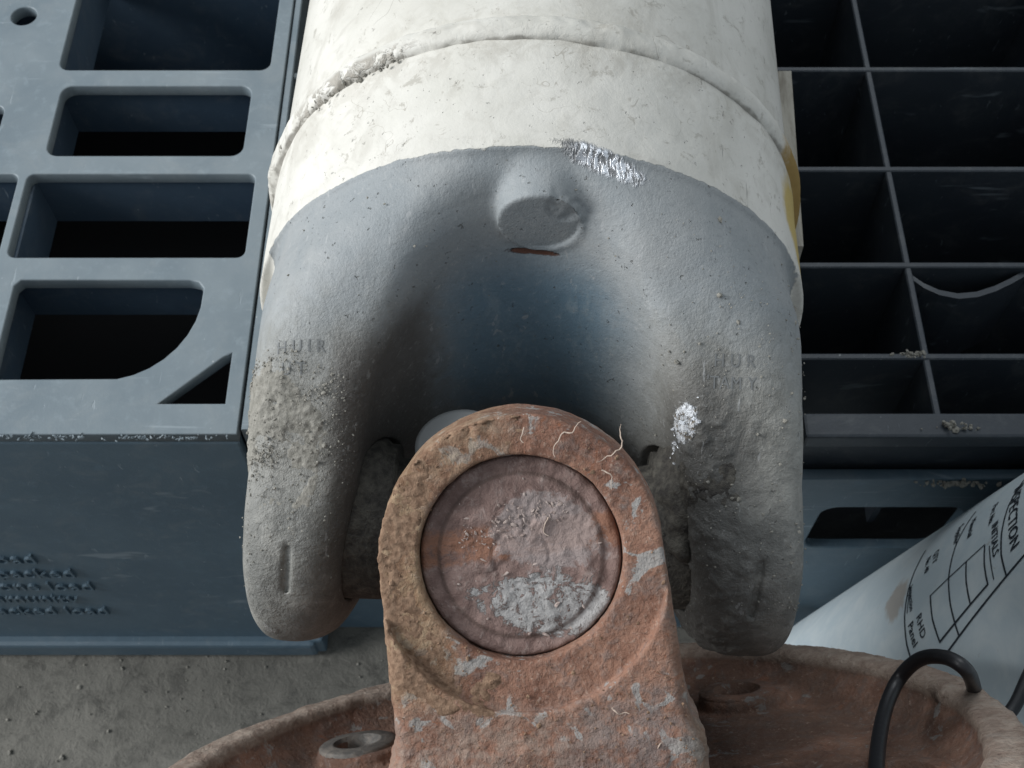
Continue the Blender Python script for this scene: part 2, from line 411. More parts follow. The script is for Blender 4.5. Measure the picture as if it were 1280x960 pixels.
# pallet plastic
def plastic(name, base, hi, seed=0):
    m = M(name); a = m.noise(40, 4, .6, .5, seed=81+seed); b = m.noise(4, 5, .7, .5, seed=82+seed)
    sc = m.ramp(m.noise(7, 3, .55, .4, vec=m.vec((.25, 3, 1), rot=(0, 0, .15)), seed=83), .64, .72)
    sc2 = m.ramp(m.noise(6, 3, .6, .8, vec=m.vec((3, .4, 1), rot=(0, 0, -.6)), seed=85), .66, .72)
    dots = m.ramp(m.noise(1.5, 2, .5, seed=84), .74, .80)
    dusty = m.ramp(m.noise(14, 6, .72, 1.2, seed=86+seed), .48, .72)
    c = m.mix(m.ramp(a, .3, .7), base, hi)
    c = m.mix(m.mul(m.ramp(b, .5, .75), .35), c, tuple(min(1, k*1.45) for k in hi))
    c = m.mix(m.mul(m.math('MAXIMUM', sc, sc2), .4), c, (0.30, 0.345, 0.37))
    c = m.mix(m.mul(dusty, .35), c, tuple(.6*k+.4*g for k, g in zip(hi, (0.30, 0.30, 0.28))))
    c = m.mix(m.mul(dots, .6), c, (0.42, 0.44, 0.44))
    h = m.add(m.mul(m.noise(.7, 2, .5), .05), m.mul(b, .08)); h = m.sub(h, m.mul(sc2, .08))
    return m.out(c, .48, 0, m.bump(h, .8))
mat_deck = plastic("blue_grey_plastic", (0.125, 0.16, 0.182), (0.18, 0.215, 0.233))
mat_panel = plastic("slate_blue_plastic", (0.064, 0.105, 0.138), (0.082, 0.128, 0.162), 3)
mat_cell = plastic("shaded_cell_plastic", (0.042, 0.07, 0.105), (0.055, 0.085, 0.12), 7)  # pallet plastic darkened, shade inside the cells put into the colour
mat_dark = plastic("shaded_plastic", (0.028, 0.036, 0.046), (0.036, 0.045, 0.055), 5)  # darker copy of the pallet plastic, shade on the right lattice painted in
m = M("cell_shade_black"); mat_void = m.out((0.008, 0.008, 0.009), .9)  # near-black that stands for the deep shade under the cells
m = M("dusty_concrete"); a = m.noise(60, 5, .6, .5, seed=91); b = m.noise(9, 6, .7, .6, seed=92); f = m.noise(1.6, 4, .75, seed=93)
c = m.mix(m.ramp(a, .35, .65), (0.125, 0.12, 0.105), (0.18, 0.172, 0.15)); c = m.mix(m.mul(m.ramp(b, .45, .7), .7), c, (0.055, 0.053, 0.048)); c = m.mix(m.mul(m.ramp(m.noise(22, 5, .7, 1.5, seed=94), .55, .66), .55), c, (0.21, 0.20, 0.175))
c = m.mix(m.mul(m.ramp(f, .6, .72), .7), c, (0.22, 0.21, 0.185)); c = m.mix(m.mul(m.ramp(f, .38, .3), .6), c, (0.06, 0.058, 0.054))
mat_floor = m.out(c, .9, 0, m.bump(m.add(m.mul(b, 1.3), m.mul(f, .5)), 1, 1.0), .3)
m = M("printed_white_card"); x, y, z = m.xyz(); b = m.noise(9, 4, .6, .6, seed=95)
c = m.mix(m.ramp(b, .35, .7), (0.56, 0.65, 0.69), (0.66, 0.73, 0.75))
st = m.ramp(m.noise(5, 5, .7, 1.4, vec=m.vec((1, 1, 1)), seed=96), .60, .70)
mat_card = None; card_m = m; card_c = c
m = M("black_ink"); mat_ink = m.out((0.018, 0.025, 0.035), .6)
m = M("black_rubber"); b = m.noise(2, 3, .6); mat_rubber = m.out((0.014, 0.014, 0.016), .42, 0, m.bump(b, .5, .15))
m = M("pale_painted_wood"); b = m.noise(9, 5, .65, .6, vec=m.vec((3, .5, 1)), seed=97)
mat_wood = m.out(m.mix(m.ramp(b, .4, .7), (0.36, 0.34, 0.29), (0.20, 0.18, 0.145)), .8, 0, m.bump(b, 1, .5))

# ---------------------------------------------------------------- the setting
g = 30
gx = np.linspace(-900, 900, 61); gy = np.linspace(-700, 1300, 61)
GX, GY = np.meshgrid(gx, gy, indexing='ij')
P = np.stack([GX.ravel(), GY.ravel(), np.full(GX.size, -178.)], 1)
P[:, 2] += fbm(P, 60, 2, 3)*.5
ii = np.arange(61*61).reshape(61, 61)
Q = np.stack([ii[:-1, :-1], ii[1:, :-1], ii[1:, 1:], ii[:-1, 1:]], -1).reshape(-1, 4)
fl = link_mesh("floor", P, Q, mat_floor, smooth=True); fl["kind"] = "structure"

def crumb(c, r, V, F, sq=(1, 1, 1)):
    t = (1+5**.5)/2
    ico = np.array([(-1, t, 0), (1, t, 0), (-1, -t, 0), (1, -t, 0), (0, -1, t), (0, 1, t), (0, -1, -t), (0, 1, -t), (t, 0, -1), (t, 0, 1), (-t, 0, -1), (-t, 0, 1)])/1.9
    fi = [(0, 11, 5), (0, 5, 1), (0, 1, 7), (0, 7, 10), (0, 10, 11), (1, 5, 9), (5, 11, 4), (11, 10, 2), (10, 7, 6), (7, 1, 8), (3, 9, 4), (3, 4, 2), (3, 2, 6), (3, 6, 8), (3, 8, 9), (4, 9, 5), (2, 4, 11), (6, 2, 10), (8, 6, 7), (9, 8, 1)]
    p = ico*r*rng.uniform(.6, 1.25, (12, 1))*np.array(sq)*rng.uniform(.7, 1.3, 3)
    a = rng.uniform(0, 6.28); R = np.array([[math.cos(a), -math.sin(a), 0], [math.sin(a), math.cos(a), 0], [0, 0, 1]])
    p = p@R.T+c; b = len(V); V.extend(p.tolist()); F.extend([(i+b, j+b, k+b) for i, j, k in fi])
V = []; F = []
for k in range(420):
    x_, y_ = rng.uniform(-260, 60), rng.uniform(40, 143)
    crumb((x_, y_, -177.6), rng.choice([.25, .45, .8, 1.4], p=[.6, .3, .09, .01]), V, F)
link_mesh("floor_grit", V, F, mat_mud, stuff=True)
bpy.data.objects["floor_grit"]["label"] = "small grit and dry crumbs on the concrete floor before the pallet"
bpy.data.objects["floor_grit"]["category"] = "grit"

# ---------------------------------------------------------------- pallet
pal = thing("plastic_pallet", "blue grey plastic pallet with open cells under the drive shaft, on the concrete floor", "pallet", (0, 144, -178))
def P0(name, v, f, mat, **k):
    v = np.array(v, float)-np.array([0, 144, -178]); return link_mesh(name, v, f, mat, pal, **k)
def rrect(x0, x1, y0, y1, r=3.0, n=5):
    out = []
    for cx, cy, a0 in ((x1-r, y1-r, 0), (x0+r, y1-r, 90), (x0+r, y0+r, 180), (x1-r, y0+r, 270)):
        for k in range(n+1):
            a = math.radians(a0+90*k/n); out.append((cx+r*math.cos(a), cy+r*math.sin(a)))
    return out
def plate(name, outline, holes, z1, thick, mat, bevel=.35):
    cu = bpy.data.curves.new("c", 'CURVE'); cu.dimensions = '2D'; cu.fill_mode = 'BOTH'
    for lp in [outline]+holes:
        sp = cu.splines.new('POLY'); sp.points.add(len(lp)-1); sp.use_cyclic_u = True
        for p, q in zip(sp.points, lp): p.co = (q[0]*MM, (q[1]-144)*MM, 0, 1)
    cu.extrude = thick*MM/2-bevel*MM; cu.bevel_depth = bevel*MM; cu.bevel_resolution = 1; cu.offset = -bevel*MM
    t = bpy.data.objects.new("t", cu); scene.collection.objects.link(t)
    dg = bpy.context.evaluated_depsgraph_get(); me = bpy.data.meshes.new_from_object(t.evaluated_get(dg))
    bpy.data.objects.remove(t)
    me.name = name; me.materials.clear(); me.materials.append(mat)
    o = bpy.data.objects.new(name, me); scene.collection.objects.link(o); o.parent = pal
    o.location = (0, 0, (z1-thick/2+178)*MM)
    return o
D = []
for k in range(9):                       # the curved side of the D-shaped opening
    a = math.radians(5-85*k/8); D.append((-111+23.5*math.cos(a), 186.5+25.9*math.sin(a)))
hD = [(-139.5, 160.8), (-140.5, 162.5), (-140.5, 191), (-139, 192.9), (-92, 192.9), (-89.2, 192.2), (-87.6, 190.2)]+D
circ = [(-159.2+4.1*math.cos(a), 296.5+4.1*math.sin(a)) for a in np.linspace(0, 2*np.pi, 24, endpoint=False)]
holes = [rrect(-143.6, -77.5, 272.8, 332, 3.2), rrect(-141, -82.2, 238, 266, 3.6), rrect(-144.7, -77.4, 200.7, 231, 2.4),
         rrect(-205, -147.3, 200.7, 231, 2.4), rrect(-205, -157, 238, 258, 3), hD, [(-95, 153.4), (-77.2, 153.4), (-77.2, 169.3), (-79.6, 167.5)], circ,
         rrect(-205, -146, 160.8, 192.9, 3), rrect(-143.6, -77.5, 338, 400, 3), rrect(-205, -166, 305, 400, 3)]
plate("deck_plate", [(-300, 144.2), (-73, 144.2), (-72.6, 430), (-300, 430)], holes, 0, 4.2, mat_deck)
# raised rib along the deck edge and cross bars
def rib(x0, y0, x1, y1, w, z1, z0, mat=mat_deck, name="rib"):
    d = np.array([x1-x0, y1-y0], float); L = np.linalg.norm(d); d /= L; nn = np.array([-d[1], d[0]])*w/2
    a, b = np.array([x0, y0]), np.array([x1, y1])
    b4 = [a+nn, a-nn, b-nn, b+nn]; e = .35; t4 = [a+nn*(1-2*e/w), a-nn*(1-2*e/w), b-nn*(1-2*e/w), b+nn*(1-2*e/w)]
    V = [(*p, z0) for p in b4]+[(*p, z1-e) for p in b4]+[(*p, z1) for p in t4]
    F = [(3, 2, 1, 0), (8, 9, 10, 11)]
    for l in (0, 4):
        for k in range(4): F.append((l+k, l+(k+1) % 4, l+4+(k+1) % 4, l+4+k))
    return P0(name, V, F, mat)
Z1, Z0 = -4.4, -24
for (a, b, c, d) in [(-145.2, 145.5, -145.2, 430), (-76.1, 145.5, -76.1, 430), (-205.5, 145.5, -205.5, 430),
                     (-300, 198.2, -74, 198.2), (-300, 233.2, -74, 233.2), (-300, 270, -74, 270), (-300, 335, -74, 335), (-300, 157, -97, 157)]:
    rib(a, b, c, d, 2.2, Z1, -70 if b == 335 and d == 335 else Z0, mat_cell)
rib(-71.2, 146, -71.2, 430, 2.2, -.4, -30, mat_deck)
for yy in (272, 200.6, 170): rib(-70, yy, 74, yy, 2.4, -1.5, -26, mat_deck)
v, f = box(-70, -64.5, 147, 160, -40, -.6, 1); P0("corner_block", v, f, mat_deck)
# right-hand open lattice
for yy in (303+13, 273.6, 233.3, 198.4, 168.2): rib(74.5, yy, 260, yy, 1.9, -.3, -70, mat_dark)
for xx in (74, 110, 175, 230): rib(xx, 150, xx, 430, 1.9, -.7, -70, mat_dark)
arc = [(142+32*math.cos(a)*1.0, 216+28*math.sin(a)) for a in np.linspace(math.radians(205), math.radians(300), 14)]
arc = [(111, 195.6), (114, 192.6), (118, 190.2), (123, 189), (128.5, 189.6), (134, 191.6), (139, 194.2), (144, 197.2)]
V = []; F = []
for i, (ax_, ay_) in enumerate(arc):
    for w, zz in ((-.9, -36), (-.9, -2.2), (.9, -2.2), (.9, -36)): V.append((ax_, ay_+w, zz))
for i in range(len(arc)-1):
    for k in range(4): F.append((4*i+k, 4*i+(k+1) % 4, 4*i+4+(k+1) % 4, 4*i+4+k))
P0("curved_rib", V, F, mat_dark, smooth=False)
v, f = box(74.5, 300, 143.5, 150.6, -6, 0, .8); P0("front_rail", v, f, mat_dark)
v, f = box(74.5, 300, 146, 149, -40, -6.1, 0); P0("front_rail_web", v, f, mat_dark)
# front panel left
v, f = box(-300, -73, 144, 147, -165, -4.3, .8); P0("front_panel", v, f, mat_panel)
v, f = box(-300, -76, 140.2, 148, -176.5, -164, 1.8); P0("foot_rail", v, f, mat_panel)
v, f = box(-79.5, -73, 142, 170, -177, -163, 1.2); P0("foot_corner", v, f, mat_panel)
v, f = box(-75.6, -73.2, 147.2, 420, -164, -24.2, .3); P0("side_panel", v, f, mat_panel)
v, f = box(-72.8, 74.2, 152, 155, -177.5, -70, .5); P0("recessed_panel", v, f, mat_panel)
# front panel right, with its slot
def vplate(name, outline, holes, y, thick, mat):
    o = plate(name, [(a, b+144) for a, b in outline], [[(a, b+144) for a, b in h] for h in holes], 0, thick, mat, .5)
    o.rotation_euler = (math.radians(90), 0, 0); o.location = (0, (y+thick/2-144)*MM, 178*MM); return o
vplate("slotted_panel", [(74.6, -177.5), (300, -177.5), (300, -20), (74.6, -20)], [rrect(87.5, 128.5, -69, -39, 5), rrect(165, 225, -69, -39, 5)], 141, 3.2, mat_panel)
v, f = box(74.6, 300, 170, 172, -175, -42, 0); P0("inner_wall", v, f, mat_dark)
# closed box so the cells stay dark below
v, f = box(-300, 300, 430, 434, -177, -1, 0); P0("back_panel", v, f, mat_dark)
v, f = box(299, 302, 150, 430, -177, -1, 0); P0("end_panel", v, f, mat_dark)
v, f = box(-303, -300.2, 147.2, 430, -177, -1, 0); P0("end_panel", v, f, mat_dark)
v, f = box(-299, 298, 173, 429, -172, -168, 0); P0("cell_shade_sheet", v, f, mat_void)  # added black sheet, painted shade at the bottom of the cells
# frayed burr along the left deck edge
V = []; F = []
for k in range(330):
    xx = rng.uniform(-180, -73.5); d_ = fbm(np.array([[xx, 0, 0]]), 9, 2, 5)[0]
    if d_ < -.15 and rng.random() < .7: continue
    crumb((xx, 143.7+rng.normal()*.35, -.5+rng.normal()*.5), rng.uniform(.15, .5), V, F, (1.4, .7, .7))
P0("edge_burr", V, F, mat_deck, stuff=True)

V = []; F = []
for cx, cy, cz, sd_, n_ in ((113, 146.5, .2, 1.6, 26), (106, 168.5, -1, 3.0, 40), (120, 140.6, -22, 4.5, 90), (116, 146, .2, 5, 14)):
    for k in range(n_): crumb((cx+rng.normal()*sd_, cy+rng.normal()*.5, cz+abs(rng.normal())*.6), rng.uniform(.2, .8), V, F)
P0("debris", V, F, mat_mud, stuff=True)
def text_mesh(body, size, extr=0.0, sub=0.0, align='LEFT'):
    cu = bpy.data.curves.new("txt", 'FONT'); cu.body = body; cu.size = size; cu.extrude = extr; cu.align_x = align
    cu.resolution_u = 3; cu.space_character = 1.05
    o = bpy.data.objects.new("t", cu); scene.collection.objects.link(o)
    dg = bpy.context.evaluated_depsgraph_get(); me = bpy.data.meshes.new_from_object(o.evaluated_get(dg)); bpy.data.objects.remove(o)
    if sub:
        import bmesh
        bm = bmesh.new(); bm.from_mesh(me); bmesh.ops.triangulate(bm, faces=bm.faces)
        for _ in range(3):
            es = [e for e in bm.edges if e.calc_length() > sub]
            if es: bmesh.ops.subdivide_edges(bm, edges=es, cuts=1); bmesh.ops.triangulate(bm, faces=bm.faces)
        bm.to_mesh(me); bm.free()
    V = np.array([tuple(v.co) for v in me.vertices]).reshape(-1, 3); F = [tuple(p.vertices) for p in me.polygons]
    return V, F
# embossed lines on the front panel (right ends of the lines are in view)
for body, xr, zt in (("l load", -154, -88), ("l packed", -145.5, -100.5), ("one load", -143, -112.5), ("community", -152, -124.5), ("racked load", -145, -137)):
    V, F = text_mesh(body, 9.0, 1.0, align='RIGHT')
    W = np.stack([V[:, 0]*.98+xr, 143.8-V[:, 2]*.8, V[:, 1]*1.12+zt], 1)
    P0("embossed_text", W, F, mat_panel)

# ---------------------------------------------------------------- drive shaft
ROOT = np.array([.5, 93.5, 60.])
sh = thing("drive_shaft", "white painted drive shaft with grey fork and rusty flange yoke, lying on the pallet", "drive shaft", ROOT)
sh.rotation_euler = (0, 0, math.radians(-2.0))

def sd_yoke(x, s, z):
    rad = np.hypot(x, z); az = np.abs(z); ax = np.abs(x)
    sn, cs = .585, .811
    prof = np.minimum(az*cs-s*sn-20.9, np.hypot(az, s)-23.6)
    prof = np.where(s > -12, smin(az*cs-s*sn-20.9, np.hypot(az, s)-23.4, 2.5), np.hypot(az, s)-23.4)
    out = smax(rad-56.9-2.2*sstep(42, 26, s), ax-(50.4+.10*np.clip(s, 0, 30)), 9)
    body = smax(prof-.5, out, 6)
    # neck cylinder
    zc = np.clip(np.abs(z), 0, 50)
    x = x+1.0; ax = np.abs(x)
    rr = 29.9-11.3*(np.clip(zc, 0, 47)/44.5)**3+.16*np.clip(-s, 0, 25)
    c = 28+9.3*(zc/41)**1.5-rr
    u = np.where(s > c, np.sqrt(x*x+((s-c))**2), ax)-rr
    body = smax(body, -u, 8.5); x = x-1.0
    body = smin(body, np.maximum(rad-57.0, 45.6-s), 2.0)
    # boss
    bx = np.hypot(x-1.2, z-47.7)-7.3
    boss = np.maximum(bx, 36.5-s)
    boss = np.maximum(boss, s-56)
    body = smin(body, boss, 2.2)
    # front face of the boss stays crisp
    keep = np.maximum(bx+.1, np.abs(s-34.5)-2.0)
    body = np.maximum(body, -keep)
    # bearing bore, staking grooves
    bore = np.hypot(s, z)-15.8
    body = np.maximum(body, -bore)
    for gx_, gs, L_ in ((-41.5, -17, 5), (41.5, -17.5, 6)):
        zz = np.clip(z, 4, 26)
        dseg = np.sqrt((x-gx_-.12*(s-gs))**2+np.maximum(np.abs(s-gs)-L_/2, 0)**2)-.6
        gd = np.maximum(dseg, 3-z)
        dep = np.hypot(s, z)-23.1
        body = smax(body, -np.maximum(gd, -dep), .8)
    return np.maximum(body, s-75)
V, Q, Nn = surface_net(sd_yoke, (-59, -26, -58.5), (59, 77, 58.5), 0.5)
xx, ss, zz = V.T
d = fbm(V, 9, 3, 11)*.28
dirtL = sstep(38, 20, ss+6*noise3(V, 7, 4))*sstep(-24, -33, xx)*sstep(-22, -8, ss)
clod = np.maximum(fbm(V, 2.4, 3, 21)-.05, 0)*2.6*(.35+sstep(-8, 3, ss))
clod = np.maximum(fbm(V, 3.4, 2, 21)+.12, 0)*(np.maximum(fbm(V, 1.5, 2, 22)+.05, 0)*2.6+.3)*(.25+sstep(-6, 4, ss))
d += 0
dirtR = sstep(14, 4, ss+3*noise3(V, 5, 8))*sstep(20, 26, xx)*sstep(46, 36, xx)
d += dirtR*np.maximum(fbm(V, 2.2, 3, 31), 0)*1.0
bf = (np.hypot(xx-1.2, zz-47.7) < 8.0) & (ss > 36) & (ss < 39); d[bf] *= .1
chew = bf & (np.hypot(xx-5.9, zz-52.0) < 3.6)
d[chew] -= .3+.4*noise3(V[chew], .9, 9)
d *= sstep(76, 74, ss)
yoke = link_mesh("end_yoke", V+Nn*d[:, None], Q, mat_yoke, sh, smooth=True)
yoke["label"] = "grey cast fork with caked mud on its left arm"
yV, yN = V+Nn*d[:, None], Nn

# mud crumbs on the arms
def scatter(name, VV, NN, w, count, sizes, p, mat, parent, flat=.7):
    idx = rng.choice(len(VV), count, p=w/w.sum()); V = []; F = []
    for i in idx: crumb(VV[i]+NN[i]*.1+rng.normal(size=3)*.25, rng.choice(sizes, p=p), V, F, (1, 1, flat))
    return link_mesh(name, V, F, mat, parent, stuff=True)
up = np.clip(yN[:, 2]+.15, 0, 1)*(yV[:, 2] > -5)
wL = np.clip(yN[:, 2]-.1, 0, 1)*(yV[:, 2] > 0)*sstep(17, 11, yV[:, 1])*sstep(-23, -10, yV[:, 1])*sstep(-30, -36, yV[:, 0])*(.12+np.clip(fbm(yV, 5, 3, 5), 0, 1)**1.2*3)*(.12+sstep(-8, 4, yV[:, 1]))
scatter("mud_crumbs", yV, yN, wL, 1500, [.08, .14, .22, .38], [.45, .34, .17, .04], mat_mud, sh)
wR = up*sstep(45, 10, yV[:, 1])*(yV[:, 1] > -20)*(yV[:, 0] > 20)*(.1+np.clip(fbm(yV, 9, 2, 6), 0, 1))
scatter("mud_crumbs", yV, yN, wR, 420, [.11, .18, .32, .6], [.55, .3, .12, .03], mat_mud, sh)
wC = up*(yV[:, 1] > 20)*(yV[:, 1] < 45)*(np.abs(yV[:, 0]) < 50)
scatter("mud_crumbs", yV, yN, wC, 110, [.08, .14, .25], [.6, .3, .1], mat_mud, sh)
# bright flaked patches
w = np.exp(-((yV[:, 0]-28)**2+(yV[:, 1]-7.2)**2)/4.)*(yV[:, 2] > 15); scatter("bright_flakes", yV, yN, w, 45, [.18, .32, .5], [.5, .35, .15], mat_bright, sh, .3)
def crust(name, fn, region, lo, hi, h, mat, parent, coarse=3.0, amp=1.0, base=-.45, seed=0):
    def f(x, y, z):
        shp = np.shape(x); d0 = fn(x, y, z).ravel(); out = d0+.6
        near = np.abs(d0) < 2.4
        P = np.stack([np.ravel(x)[near], np.ravel(y)[near], np.ravel(z)[near]], 1)
        mk = region(P)
        a = noise3(P, coarse, seed+1)*.5+noise3(P, coarse*.5, seed+2)*.45
        b = noise3(P, coarse*.27, seed+3)*.5+noise3(P, coarse*.15, seed+4)*.3
        t = base+amp*(mk*1.25-.55)+amp*.62*a*mk+amp*.5*np.maximum(b, -.3)*mk
        out[near] = d0[near]-np.minimum(t, 1.5)
        return out.reshape(shp)
    V, Q, Nn = surface_net(f, lo, hi, h, project=1)
    return link_mesh(name, V, Q, mat, parent, smooth=True), V, Nn
def regL(P):
    x_, s_, z_ = P.T; w = 6*noise3(P, 9, 61)+3*noise3(P, 4, 62)
    return sstep(17, 10, s_+.8*w+.2*(x_+45))*(.45+.55*sstep(-8, 2, s_+w))*sstep(-20, -12, s_+w)*sstep(-31, -37, x_+w*.4)*sstep(6, 20, z_)*sstep(-56, -50, x_)
mc, _, _ = crust("mud_crust", sd_yoke, regL, (-57, -24, 4), (-26, 30, 52), .3, mat_mud, sh, 2.6, .62, -.22, 5)
mc["label"] = "dry caked mud on the left arm"
def regR(P):
    x_, s_, z_ = P.T; w = 5*noise3(P, 7, 63)+2*noise3(P, 3, 64)
    return sstep(7, 0, s_+w)*sstep(-12, -4, s_+w)*sstep(24, 27, x_)*sstep(42, 34, x_+w)*sstep(0, 12, z_)
crust("grease_crust", sd_yoke, regR, (22, -18, -2), (46, 12, 44), .36, mat_grease, sh, 2.0, .5, -.2, 9)
# stamped marks as flat letters, the shade of their cuts painted dark
def surf_z(x0, s0):
    i = np.argmin((yV[:, 0]-x0)**2+(yV[:, 1]-s0)**2+np.where(yV[:, 2] < 5, 1e5, 0)); return yV[i], yN[i]
m = M("stamp_shade"); mat_stamp = m.out((0.175, 0.18, 0.178), .7)
for body, x0, s0 in (("H U R", 32.3, 14.6), ("'TAM Y", 31.2, 11.4), ("H U I R", -44.2, 14.9), ("U T", -43.2, 11.6)):
    TV, TF = text_mesh(body, 2.15, .0, .8)
    out_ = []
    for p in TV:
        X0, S0 = x0+p[0]*1.25, s0+p[1]*1.25
        m_ = (np.abs(yV[:, 0]-X0) < 1.3) & (np.abs(yV[:, 1]-S0) < 1.3) & (yV[:, 2] > 24) & (yN[:, 2] > .4)
        if m_.sum() > 5:
            A_ = np.c_[yV[m_, 0]-X0, yV[m_, 1]-S0, np.ones(m_.sum())]; k_ = np.linalg.lstsq(A_, yV[m_, 2], rcond=None)[0][2]
        out_.append((X0, S0, k_+.14))
    link_mesh("stamped_letters", np.array(out_), TF, mat_stamp, sh)

# weld bead
n = 1300; th = np.linspace(0, 2*np.pi, n, endpoint=False); pr = np.linspace(0, 1, 30)
prof_s = 71.5+9.5*pr
bead = 2.5*np.sin(np.pi*np.clip(pr*1.05, 0, 1))**.7
TH, PR = np.meshgrid(th, pr, indexing='ij')
base = np.stack([57*np.cos(TH), 69.3+9.0*PR, 57*np.sin(TH)], -1).reshape(-1, 3)
hgt = np.tile(bead, (n, 1)).ravel()
crease = np.exp(-((PR.ravel()-.12)/.07)**2)
nz = fbm(base, 5, 3, 51); nz2 = fbm(base, 1.4, 2, 52)
ang = np.degrees(TH.ravel())
lump = (sstep(113, 119, ang)*sstep(143, 136, ang)+.5*sstep(158, 162, ang)*sstep(176, 170, ang))*np.exp(-((PR.ravel()-.25)/.22)**2)
wob = 1+.12*nz
R_ = 56.3+hgt*wob-.8*crease*(hgt > 0)+nz2*.04*(hgt > .3)+lump*np.maximum(0, .6+2.2*fbm(base, 2.4, 3, 53))*.55
ends = (PR.ravel() < .001) | (PR.ravel() > .999); R_[ends] = 55.5
sj = 69.3+9.0*PR.ravel()+.6*nz
BP = np.stack([R_*np.cos(TH.ravel()), sj, R_*np.sin(TH.ravel())], 1)
idx = np.arange(n*30).reshape(n, 30); nx_ = np.roll(idx, -1, 0)
BQ = np.stack([idx[:, :-1], nx_[:, :-1], nx_[:, 1:], idx[:, 1:]], -1).reshape(-1, 4)
link_mesh("weld_bead", BP, BQ, mat_weld, sh, smooth=True)
# tube
pv, pf = lathe([(56.6, 76), (56.6, 110), (56.6, 180), (56.6, 420), (50, 420), (50, 76)], 256, 'y', closed=True)
pf = pf[:, ::-1]
tb = link_mesh("tube", pv, pf, mat_white, sh, smooth=False)
for p in tb.data.polygons: p.use_smooth = True
tb.data.set_sharp_from_angle(angle=math.radians(40)) if hasattr(tb.data, 'set_sharp_from_angle') else None
# mud on the weld
V = []; F = []
for k in range(70):
    a = math.radians(rng.choice([rng.uniform(116, 139), rng.uniform(60, 170)], p=[.85, .15])); r_ = 57.9+rng.uniform(-.4, .5)
    crumb((r_*math.cos(a), 71.2+rng.normal()*.7, r_*math.sin(a)), rng.choice([.2, .35, .5]), V, F)
link_mesh("mud_crumbs", V, F, mat_mud, sh, stuff=True)

# cross and side bearing cups
v, f = lathe([(0, -50), (15.0, -50), (15.6, -49), (15.6, -27), (14.6, -26), (14.6, -24.5), (12, -24), (10.5, -15), (10.5, 15), (12, 24), (14.6, 24.5), (14.6, 26), (15.6, 27), (15.6, 49), (15, 50), (0, 50)], 96, 'x')
cr = link_mesh("joint_cross", v, f, mat_grease, sh, smooth=True)
V, Q, Nn = surface_net(lambda x, y, z: smin(np.sqrt(x*x+y*y+z*z)-11.5, np.maximum(np.hypot(x, .77*y-.0*z)-12, np.abs(z)-13), 4), (-36, -36, -36), (36, 36, 36), 1.5)
link_mesh("cross_hub", V+Nn*(fbm(V, 4, 3, 3)*.8)[:, None], Q, mat_grease, sh, smooth=True)
v, f = lathe([(.02, 1.0), (6.2, 1.0), (7.0, .4), (7.2, -3), (.02, -3)], 48, 'z')
m = M("machined_steel"); mat_mach = m.out((0.33, 0.335, 0.33), .5, .1, m.bump(m.noise(.8, 3), .5, .2))
cd = link_mesh("machined_boss", v, f[:, ::-1], mat_mach, sh, smooth=True); cd.scale = (1.25, 1, 1); cd.location = (-12*MM, 8.2*MM, 16*MM); cd.rotation_euler = (math.radians(12), math.radians(-8), 0)
# caked dirt on the right of the crotch next to the bearing
V, Q, Nn = surface_net(lambda x, y, z: np.sqrt(((x-29.5)/6.)**2+((y-1)/14.)**2+((z-5)/15.)**2)*6-6, (20, -18, -14), (38, 18, 24), .8)
link_mesh("caked_dirt", V+Nn*(fbm(V, 3.2, 3, 13)*1.6)[:, None], Q, mat_grease, sh, smooth=True)

# ---- flange yoke frame: u lateral, v along its axis (towards the camera and down), w out of the ear
th_ = .155
nw = np.array([0, -.497, .867]); nw /= np.linalg.norm(nw)
a0 = np.array([0, -.867, -.497]); a0 /= np.linalg.norm(a0)
X1 = np.array([1., 0, 0])
av = a0*math.cos(th_)+X1*math.sin(th_); uu = np.cross(av, nw)
uu = -uu                                   # local axes: x = u, y = -v, z = w
R3 = Matrix(((uu[0], -av[0], nw[0]), (uu[1], -av[1], nw[1]), (uu[2], -av[2], nw[2])))
def F_(o):                                 # shapes are written in (u, v, w); turn them into the local axes
    me = o.data; c = np.empty(len(me.vertices)*3, np.float32); me.vertices.foreach_get("co", c)
    c[1::3] *= -1; me.vertices.foreach_set("co", c); me.flip_normals(); me.update()
    o.matrix_local = R3.to_4x4(); return o
def sd_fy(u, v, w):
    aw = np.abs(w); au = np.abs(u)
    wid = 21.9+.03*np.clip(v, 0, 60)+.09*np.clip(49-aw, 0, 18)
    o2 = np.where(v < 0, np.hypot(u, v)-wid, au-wid)
    top = 50.1-.0*v
    r = np.hypot(u, v)
    ear = smax(o2, aw-top, 2.6)
    ear = np.maximum(ear, 30.5-aw+0*v)
    ear = np.maximum(ear, v-64)
    # U body joining both ears
    u2 = np.where(v < 34, aw-30.5, 0)
    hub = smax(smax(o2+.6, aw-top, 5), np.where(v < 36, np.maximum(-(np.hypot(np.clip(v-6, 0, 99), 0)-26), -(30-aw)), -10), 3)
    hub = np.maximum(np.maximum(au-23.5, aw-48), np.maximum(32-v, v-64))
    b = smin(ear, hub, 6)
    spot = np.maximum(np.hypot(u, v-1.0)-22.7, 48.1-aw); b = smax(b, -spot, .5)
    bore = np.maximum(r-15.95, 20-aw); b = smax(b, -bore, .7)
    return b
V, Q, Nn = surface_net(sd_fy, (-34, -30, 16), (34, 66, 53), 0.42)
u_, v_, w_ = V.T; r_ = np.hypot(u_, v_)
d = fbm(V, 6, 3, 61)*.26+fbm(V, 1.5, 3, 62)*.15
pp = fbm(V, 3.0, 3, 63)
d += np.maximum(pp-.12, 0)*.8*sstep(18, 26, v_)
och = sstep(14.9, 16.6, r_)*sstep(24, 22, r_)*sstep(-4, -13, u_+3*noise3(V, 3, 3))*sstep(20, 14, v_)*(w_ > 46)
d += och*.1
